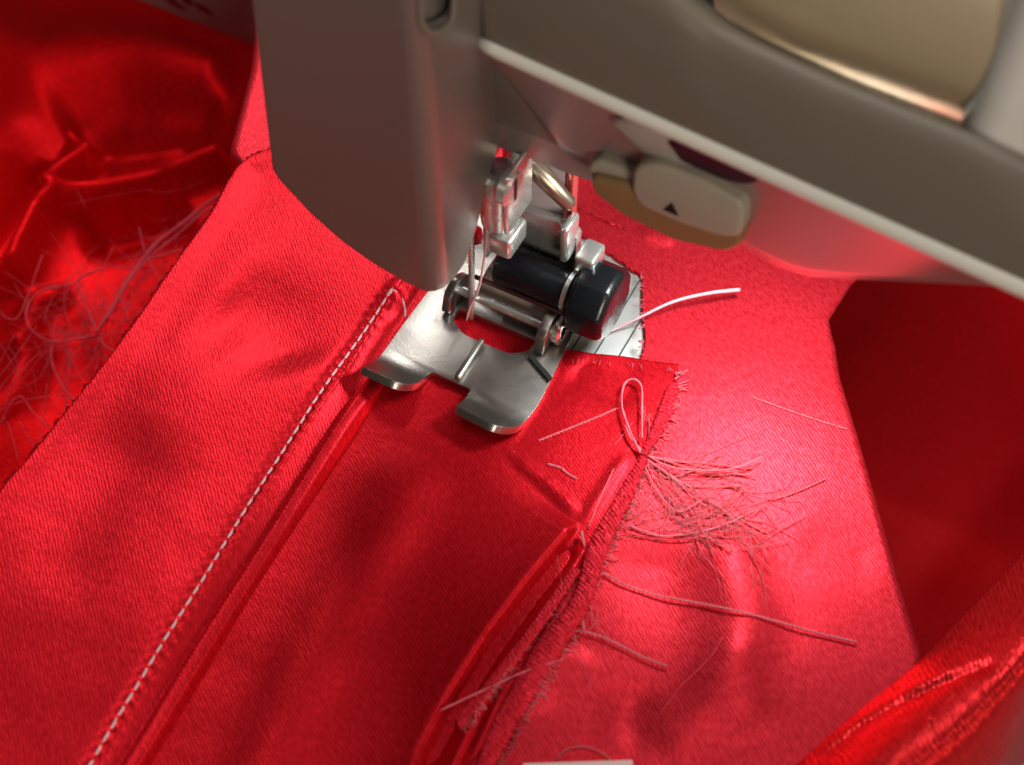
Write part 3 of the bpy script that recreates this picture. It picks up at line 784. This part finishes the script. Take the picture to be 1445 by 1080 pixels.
# --- cloth hanging below the bed on the right, in the shade of the arm
gx, gy = np.meshgrid(np.linspace(0.3, 12.3, 130), np.linspace(0, 1, 150))
y0 = np.clip(.9 + (gx - 6.9) * 2.3, -8, 9)
gy = y0 + gy * (13 - y0)
Z = -7.0 + wobble(gx, gy, .22, .15, 2.9) + wobble(gx, gy, .7, .02, 3.3) + np.clip(gy - 4.5, 0, 9) * .45
Z += ridge(gx, gy, [P2(1445, 640, -7), P2(1350, 760, -7), P2(1260, 870, -7)], .5, .08, .2)
lower_r = np.stack([gx, gy, Z], 2)
grid('shaded_cloth', lower_r, SATIN_SHADED, gar, thick=.03)

# --- rolled fold across the lower right corner
rows = [([(1560, 665), (1445, 784), (1370, 862), (1290, 944), (1210, 1008), (1130, 1078), (1040, 1150), (960, 1215)], .07),
        ([(1562, 680), (1445, 800), (1372, 876), (1295, 955), (1220, 1016), (1142, 1084), (1050, 1156), (970, 1222)], .28),
        ([(1568, 718), (1450, 838), (1383, 908), (1312, 978), (1245, 1030), (1172, 1092), (1082, 1168), (1004, 1236)], .66),
        ([(1575, 755), (1458, 872), (1398, 940), (1335, 1000), (1270, 1048), (1205, 1102), (1120, 1180), (1040, 1250)], .95),
        ([(1580, 790), (1466, 905), (1412, 965), (1352, 1024), (1298, 1066), (1238, 1117), (1148, 1197), (1068, 1267)], 1.08),
        ([(1586, 822), (1470, 930), (1422, 988), (1370, 1046), (1318, 1090), (1275, 1130), (1185, 1212), (1105, 1282)], .93),
        ([(1592, 850), (1464, 962), (1430, 1010), (1390, 1064), (1346, 1112), (1306, 1152), (1226, 1230), (1146, 1295)], .45),
        ([(1592, 870), (1452, 994), (1427, 1036), (1404, 1080), (1358, 1128), (1320, 1165), (1240, 1240), (1160, 1305)], -.15)]
def onward(px):
    (x0, y0), (x1, y1) = px[0], px[1]; dx, dy = x0 - x1, y0 - y1
    return [(x0 + 2 * dx, y0 + 2 * dy), (x0 + dx, y0 + dy)] + px
rows = [(onward(px), z) for px, z in rows]
R3 = np.array([resample([(*P2(x, y, z), z) for x, y in px], 160) for px, z in rows])
tt = np.linspace(0, 1, 64)
cross = np.array([resample(R3[:, i, :], 64) for i in range(160)])       # (160, 64, 3)
X, Y = cross[:, :, 0], cross[:, :, 1]
cr = [P2(x, y, .4) for x, y in ((1150, 1080), (1215, 1030), (1270, 1000), (1310, 985), (1350, 974), (1395, 966))]
cross[:, :, 2] -= ridge(X, Y, cr, .075, .085, .12)
cross[:, :, 2] += ridge(X, Y, [P2(x, y, .4) for x, y in ((1270, 978), (1310, 968), (1350, 955))], .12, .05, .25)
cross[:, :, 2] += wobble(X, Y, 1.1, .035, 6.1) + wobble(X, Y, 4.0, .003, 1.1)
low = cross[:, -1:, :].copy(); low[:, :, 2] -= 1.2; low[:, :, 0] -= .05; low[:, :, 1] += .05
low2 = low.copy(); low2[:, :, 2] -= 6.7
cross = np.concatenate([cross, low, low2], 1)
sg = np.r_[0, np.cumsum(np.linalg.norm(np.diff(cross[:, 30, :], axis=0), axis=1))]
sc = np.r_[0, np.cumsum(np.linalg.norm(np.diff(cross[80], axis=0), axis=1))]
uv = np.stack([np.repeat(sg[:, None], 66, 1) + sc[None, :] * -.12, np.repeat(sc[None, :], 160, 0)], 2)
grid('rolled_fold', cross, SATIN_R, gar, uv, thick=.03)

# --- loose yarns pulled out of the raw edges
bvh_g = top_of([under, P, front.data and np.array([(Vector(v.co) / S + GO) for v in front.data.vertices]).reshape(380, 190, 3)])
bvh_left = top_of([lower_l])
def lay(px, lift=.05, bvh=bvh_g, z0=.15):
    out = []
    for i, (x, y) in enumerate(px):
        z = z0
        for _ in range(4):
            a, b = P2(x, y, z); z = height(bvh, a, b, z0) + (lift[i] if isinstance(lift, (list, tuple)) else lift)
        a, b = P2(x, y, z); out.append((a, b, z))
    return out
def yarn(px, r=.026, lift=.05, mat=THREAD_RED, n=8, name='loose_yarn', bvh=bvh_g, z0=.15, ply=False):
    w = rnd.uniform(0, 6)
    if ply:
        c = np.array(resample(lay(px, lift, bvh, z0), 150)); tg = np.gradient(c, axis=0); tg /= np.linalg.norm(tg, axis=1, keepdims=True)
        a_ = np.cross(tg, [.1, .2, .97]); a_ /= np.linalg.norm(a_, axis=1, keepdims=True); b_ = np.cross(tg, a_)
        sl_ = np.r_[0, np.cumsum(np.linalg.norm(np.diff(c, axis=0), axis=1))]; ph = (sl_ / .11 * 2 * np.pi)[:, None]
        return tubes(name, [(c + (a_ * np.cos(ph + o) + b_ * np.sin(ph + o)) * r * .5, r * .55) for o in (0, math.pi)], mat, gar, 6)
    return tube(name, lay(px, lift, bvh, z0), r * .72, mat, gar, 6, n, lambda t: 1 + .22 * math.sin(t * 31 + w) + .12 * math.sin(t * 83))
YARN_PINK = fibre('pink_yarn', (.98, .27, .35))
YARN_PALE = fibre('pale_pink_yarn', (.98, .33, .43))
yarn([(852, 808), (880, 824), (920, 838), (980, 850), (1040, 862), (1100, 878), (1160, 895), (1208, 906)], .016, .07, YARN_PALE, ply=True)
yarn([(770, 905), (800, 890), (835, 894), (870, 908), (905, 926), (942, 940)], .016, .07, YARN_PALE, ply=True)
yarn([(905, 642), (890, 610), (878, 575), (880, 545), (892, 535), (905, 545), (906, 580), (906, 618)], .019, .14, YARN_PALE, 8)
yarn([(882, 600), (893, 622), (918, 645), (950, 660), (1000, 664), (1040, 660), (1075, 645)], .018, .12, YARN_PALE)
yarn([(905, 648), (925, 690), (945, 715), (962, 722), (990, 706)], .015, .08, YARN_PINK)
yarn([(760, 622), (800, 606), (840, 590), (872, 576)], .016, .035, YARN_PINK, ply=True)
yarn([(888, 742), (930, 756), (980, 752), (1020, 742), (1050, 728)], .020, .06, YARN_PALE)
yarn([(880, 752), (940, 762), (1000, 758), (1040, 760)], .016, .06, THREAD_RED)
yarn([(830, 745), (846, 705), (866, 662)], .012, .05, YARN_PINK)
yarn([(622, 1002), (680, 975), (740, 948), (795, 930)], .016, .10, YARN_PINK)
yarn([(1060, 560), (1110, 578), (1150, 592), (1195, 606)], .015, .04, YARN_PINK)
yarn([(1090, 706), (1125, 694), (1165, 676)], .014, .05, YARN_PINK)
yarn([(930, 1010), (960, 970), (1000, 930), (1020, 900)], .012, .05, THREAD_RED)
yarn([(772, 655), (790, 660), (800, 668), (814, 676)], .022, .04, YARN_PINK)
yarn([(785, 1072), (800, 1058), (825, 1054), (848, 1062), (862, 1072)], .016, .12, YARN_PINK)
yarn([(820, 750), (828, 790), (826, 830), (822, 872), (824, 890)], .028, .12, YARN_PINK)
def fringe(px, n, length, side, r=.0065, spread=.5, z=.2):
    """short yarn ends standing out of a cut edge"""
    q = np.array(px, float); t = np.linspace(0, 1, len(q)); out = []
    for _ in range(n):
        k = rnd.random(); x, y = np.interp(k, t, q[:, 0]), np.interp(k, t, q[:, 1])
        x2, y2 = np.interp(min(1, k + .02), t, q[:, 0]), np.interp(min(1, k + .02), t, q[:, 1])
        a = math.atan2(y2 - y, x2 - x) + side * math.pi / 2 + rnd.gauss(0, spread); l = length * rnd.uniform(.3, 1.2)
        b = a + rnd.gauss(0, .5)
        pp = [(x - math.cos(a) * 4, y - math.sin(a) * 4), (x + math.cos(a) * l * .5, y + math.sin(a) * l * .5), (x + math.cos(a) * l * .5 + math.cos(b) * l * .5, y + math.sin(a) * l * .5 + math.sin(b) * l * .5)]
        lf = rnd.uniform(.01, .06)
        out.append((catmull(lay(pp, [.09, lf + .03, lf]), 3), r * rnd.uniform(.6, 1.2)))
    return out
fr1 = fringe([(957, 525), (945, 590), (911, 645), (896, 690), (866, 755), (845, 805), (785, 930), (735, 1010), (690, 1090)], 260, 17, -1)
fr1 += fringe([(818, 806), (762, 888), (704, 966), (650, 1030)], 70, 12, -1) + fringe([(800, 508), (870, 512), (956, 522)], 16, 4, -1, .004)
fr1 += fringe([(905, 380), (906, 440), (905, 503)], 25, 5, 1)
o = tubes('edge_fringe', fr1, YARN_PINK, gar, 4); o['kind'] = 'stuff'
for k in range(9):
    ex, ey = rnd.uniform(985, 1090), rnd.uniform(655, 800)
    mx_, my_ = 905 + (ex - 905) * .5 + rnd.uniform(-10, 10), 648 + (ey - 648) * .5 + rnd.uniform(-5, 28)
    yarn([(904, 642), ((904 + mx_) / 2, (642 + my_) / 2 + rnd.uniform(-4, 8)), (mx_, my_), (ex, ey)], rnd.uniform(.009, .016), .06, YARN_PINK)
# a fine mass of fuzz, which nobody could count
fz = []
def fuzz(cx, cy, sx, sy, n, length, ang, spread, bvh=bvh_g, z0=.15, r=.0042, lift=.06):
    for _ in range(n):
        x, y = rnd.gauss(cx, sx), rnd.gauss(cy, sy); a = math.radians(ang + rnd.gauss(0, spread)); l = length * rnd.uniform(.5, 1.3)
        bend = rnd.gauss(0, .35); px = []
        for k in range(5):
            px.append((x, y)); a += bend / 2; x += math.cos(a) * l / 4; y += math.sin(a) * l / 4
        fz.append((catmull(lay(px, [lift * rnd.uniform(.4, 1.6)] * 5, bvh, z0), 3), r * rnd.uniform(.6, 1.3)))
fuzz(925, 670, 14, 16, 50, 110, 45, 22)
fuzz(985, 690, 30, 22, 60, 90, 25, 35)
fuzz(940, 740, 40, 10, 50, 100, 2, 12)
fuzz(1030, 745, 30, 14, 36, 70, -18, 25)
fuzz(1050, 760, 28, 40, 14, 80, 60, 35)
fuzz(905, 580, 10, 18, 8, 60, 75, 20)
fuzz(880, 720, 8, 20, 14, 40, 10, 25)
fuzz(800, 870, 20, 30, 12, 50, 60, 40)
o = tubes('yarn_fuzz', fz, YARN_PINK, gar, 4); o['kind'] = 'stuff'
fz2 = fz; fz = []
for args in ((215, 395, 40, 30, 26, 120, 120, 35), (110, 440, 40, 30, 34, 110, 150, 70), (80, 480, 40, 30, 28, 90, 30, 80), (250, 330, 26, 30, 26, 130, 128, 14), (60, 560, 40, 40, 14, 100, 100, 60)):
    fuzz(*args, bvh=bvh_left, z0=-2.4, r=.007, lift=.35)
# and the short yarn ends along the frayed left border
for i in range(150):
    k = rnd.random(); q = np.array([np.interp(k, np.linspace(0, 1, len(fr_px)), [p[j] for p in fr_px]) for j in (0, 1)])
    x, y = q; px = [(x + 5, y + 2), (x - rnd.uniform(1, 5), y - rnd.uniform(-1, 4)), (x - rnd.uniform(2, 11), y - rnd.uniform(-3, 8))]
    fz.append((catmull([(*P2(a, b, .27), .27 + rnd.uniform(-.03, .04)) for a, b in px], 3), .009))
o = tubes('yarn_fuzz', fz, THREAD_RED, gar, 4); o['kind'] = 'stuff'
lk = dict(bvh=bvh_left, z0=-2.2)
YARN_DIM = fibre('dusky_yarn', (.97, .11, .17))
yarn([(335, 272), (300, 282), (265, 310), (225, 340), (195, 375), (172, 410), (155, 440), (135, 470)], .050, .55, YARN_DIM, **lk)
yarn([(330, 282), (290, 298), (250, 332), (210, 365), (180, 400), (150, 452)], .030, .60, YARN_DIM, **lk)
yarn([(110, 402), (120, 430), (132, 458), (140, 475)], .030, .5, YARN_DIM, **lk)
yarn([(150, 378), (120, 388), (100, 402), (60, 410), (40, 430), (40, 460), (70, 482), (110, 478), (138, 474)], .028, .5, YARN_DIM, **lk)
yarn([(138, 476), (150, 490), (165, 498), (200, 520)], .026, .6, YARN_DIM, **lk)
yarn([(72, 490), (74, 515), (88, 545), (106, 568)], .018, .6, YARN_DIM, **lk)
yarn([(258, 352), (230, 360), (205, 368)], .024, .6, YARN_DIM, **lk)
yarn([(196, 320), (203, 350), (215, 378), (222, 392)], .016, .6, YARN_DIM, **lk)
yarn([(170, 418), (178, 440), (180, 452)], .016, .6, YARN_DIM, **lk)
yarn([(0, 440), (12, 450), (30, 440), (60, 360)], .016, .4, YARN_DIM, **lk)
yarn([(0, 600), (14, 570), (30, 560), (45, 580), (70, 605)], .016, .4, YARN_DIM, **lk)

# ================================================================== loose things
# needle thread: two strands down to the cloth through the slot of the foot
nt_ = from_lists('needle_thread', *tube_data(catmull([on_front(688, 318, .02), on_front(684, 360, .0), on_front(676, 405, -.02), on_front(664, 432, -.04), on_front(658, 455, -.06), on_front(660, 478, -.10)], 6), .016, 7), THREAD_WHITE)
tag(nt_, 'pale thread running down beside the needle through the slot of the presser foot', 'thread')
bm_t = [(*P2(838, 478, .05), .05), (*P2(870, 464, .08), .08), (*P2(905, 447, .22), .22), (*P2(950, 426, .30), .30), (*P2(1000, 414, .30), .30), (*P2(1044, 409, .25), .25)]
q = from_lists('thread_tail', *tube_data(catmull(bm_t, 8), .024, 8, lambda t: .45 + .75 * t), THREAD_PINK)
tag(q, 'short pinkish white thread tail curving from the needle plate over the red satin', 'thread')
a, b, c_, d_ = [(*P2(x, y, .42), .42) for x, y in ((738, 1078), (892, 1073), (900, 1150), (742, 1155))]
q = from_bm('paper_slip', prism([a[:2], b[:2], c_[:2], d_[:2]], lambda u, v, d: (u, v, d), .40, .43), PAPER)
tag(q, 'thin pale pink paper slip at the bottom edge on the satin', 'paper slip')
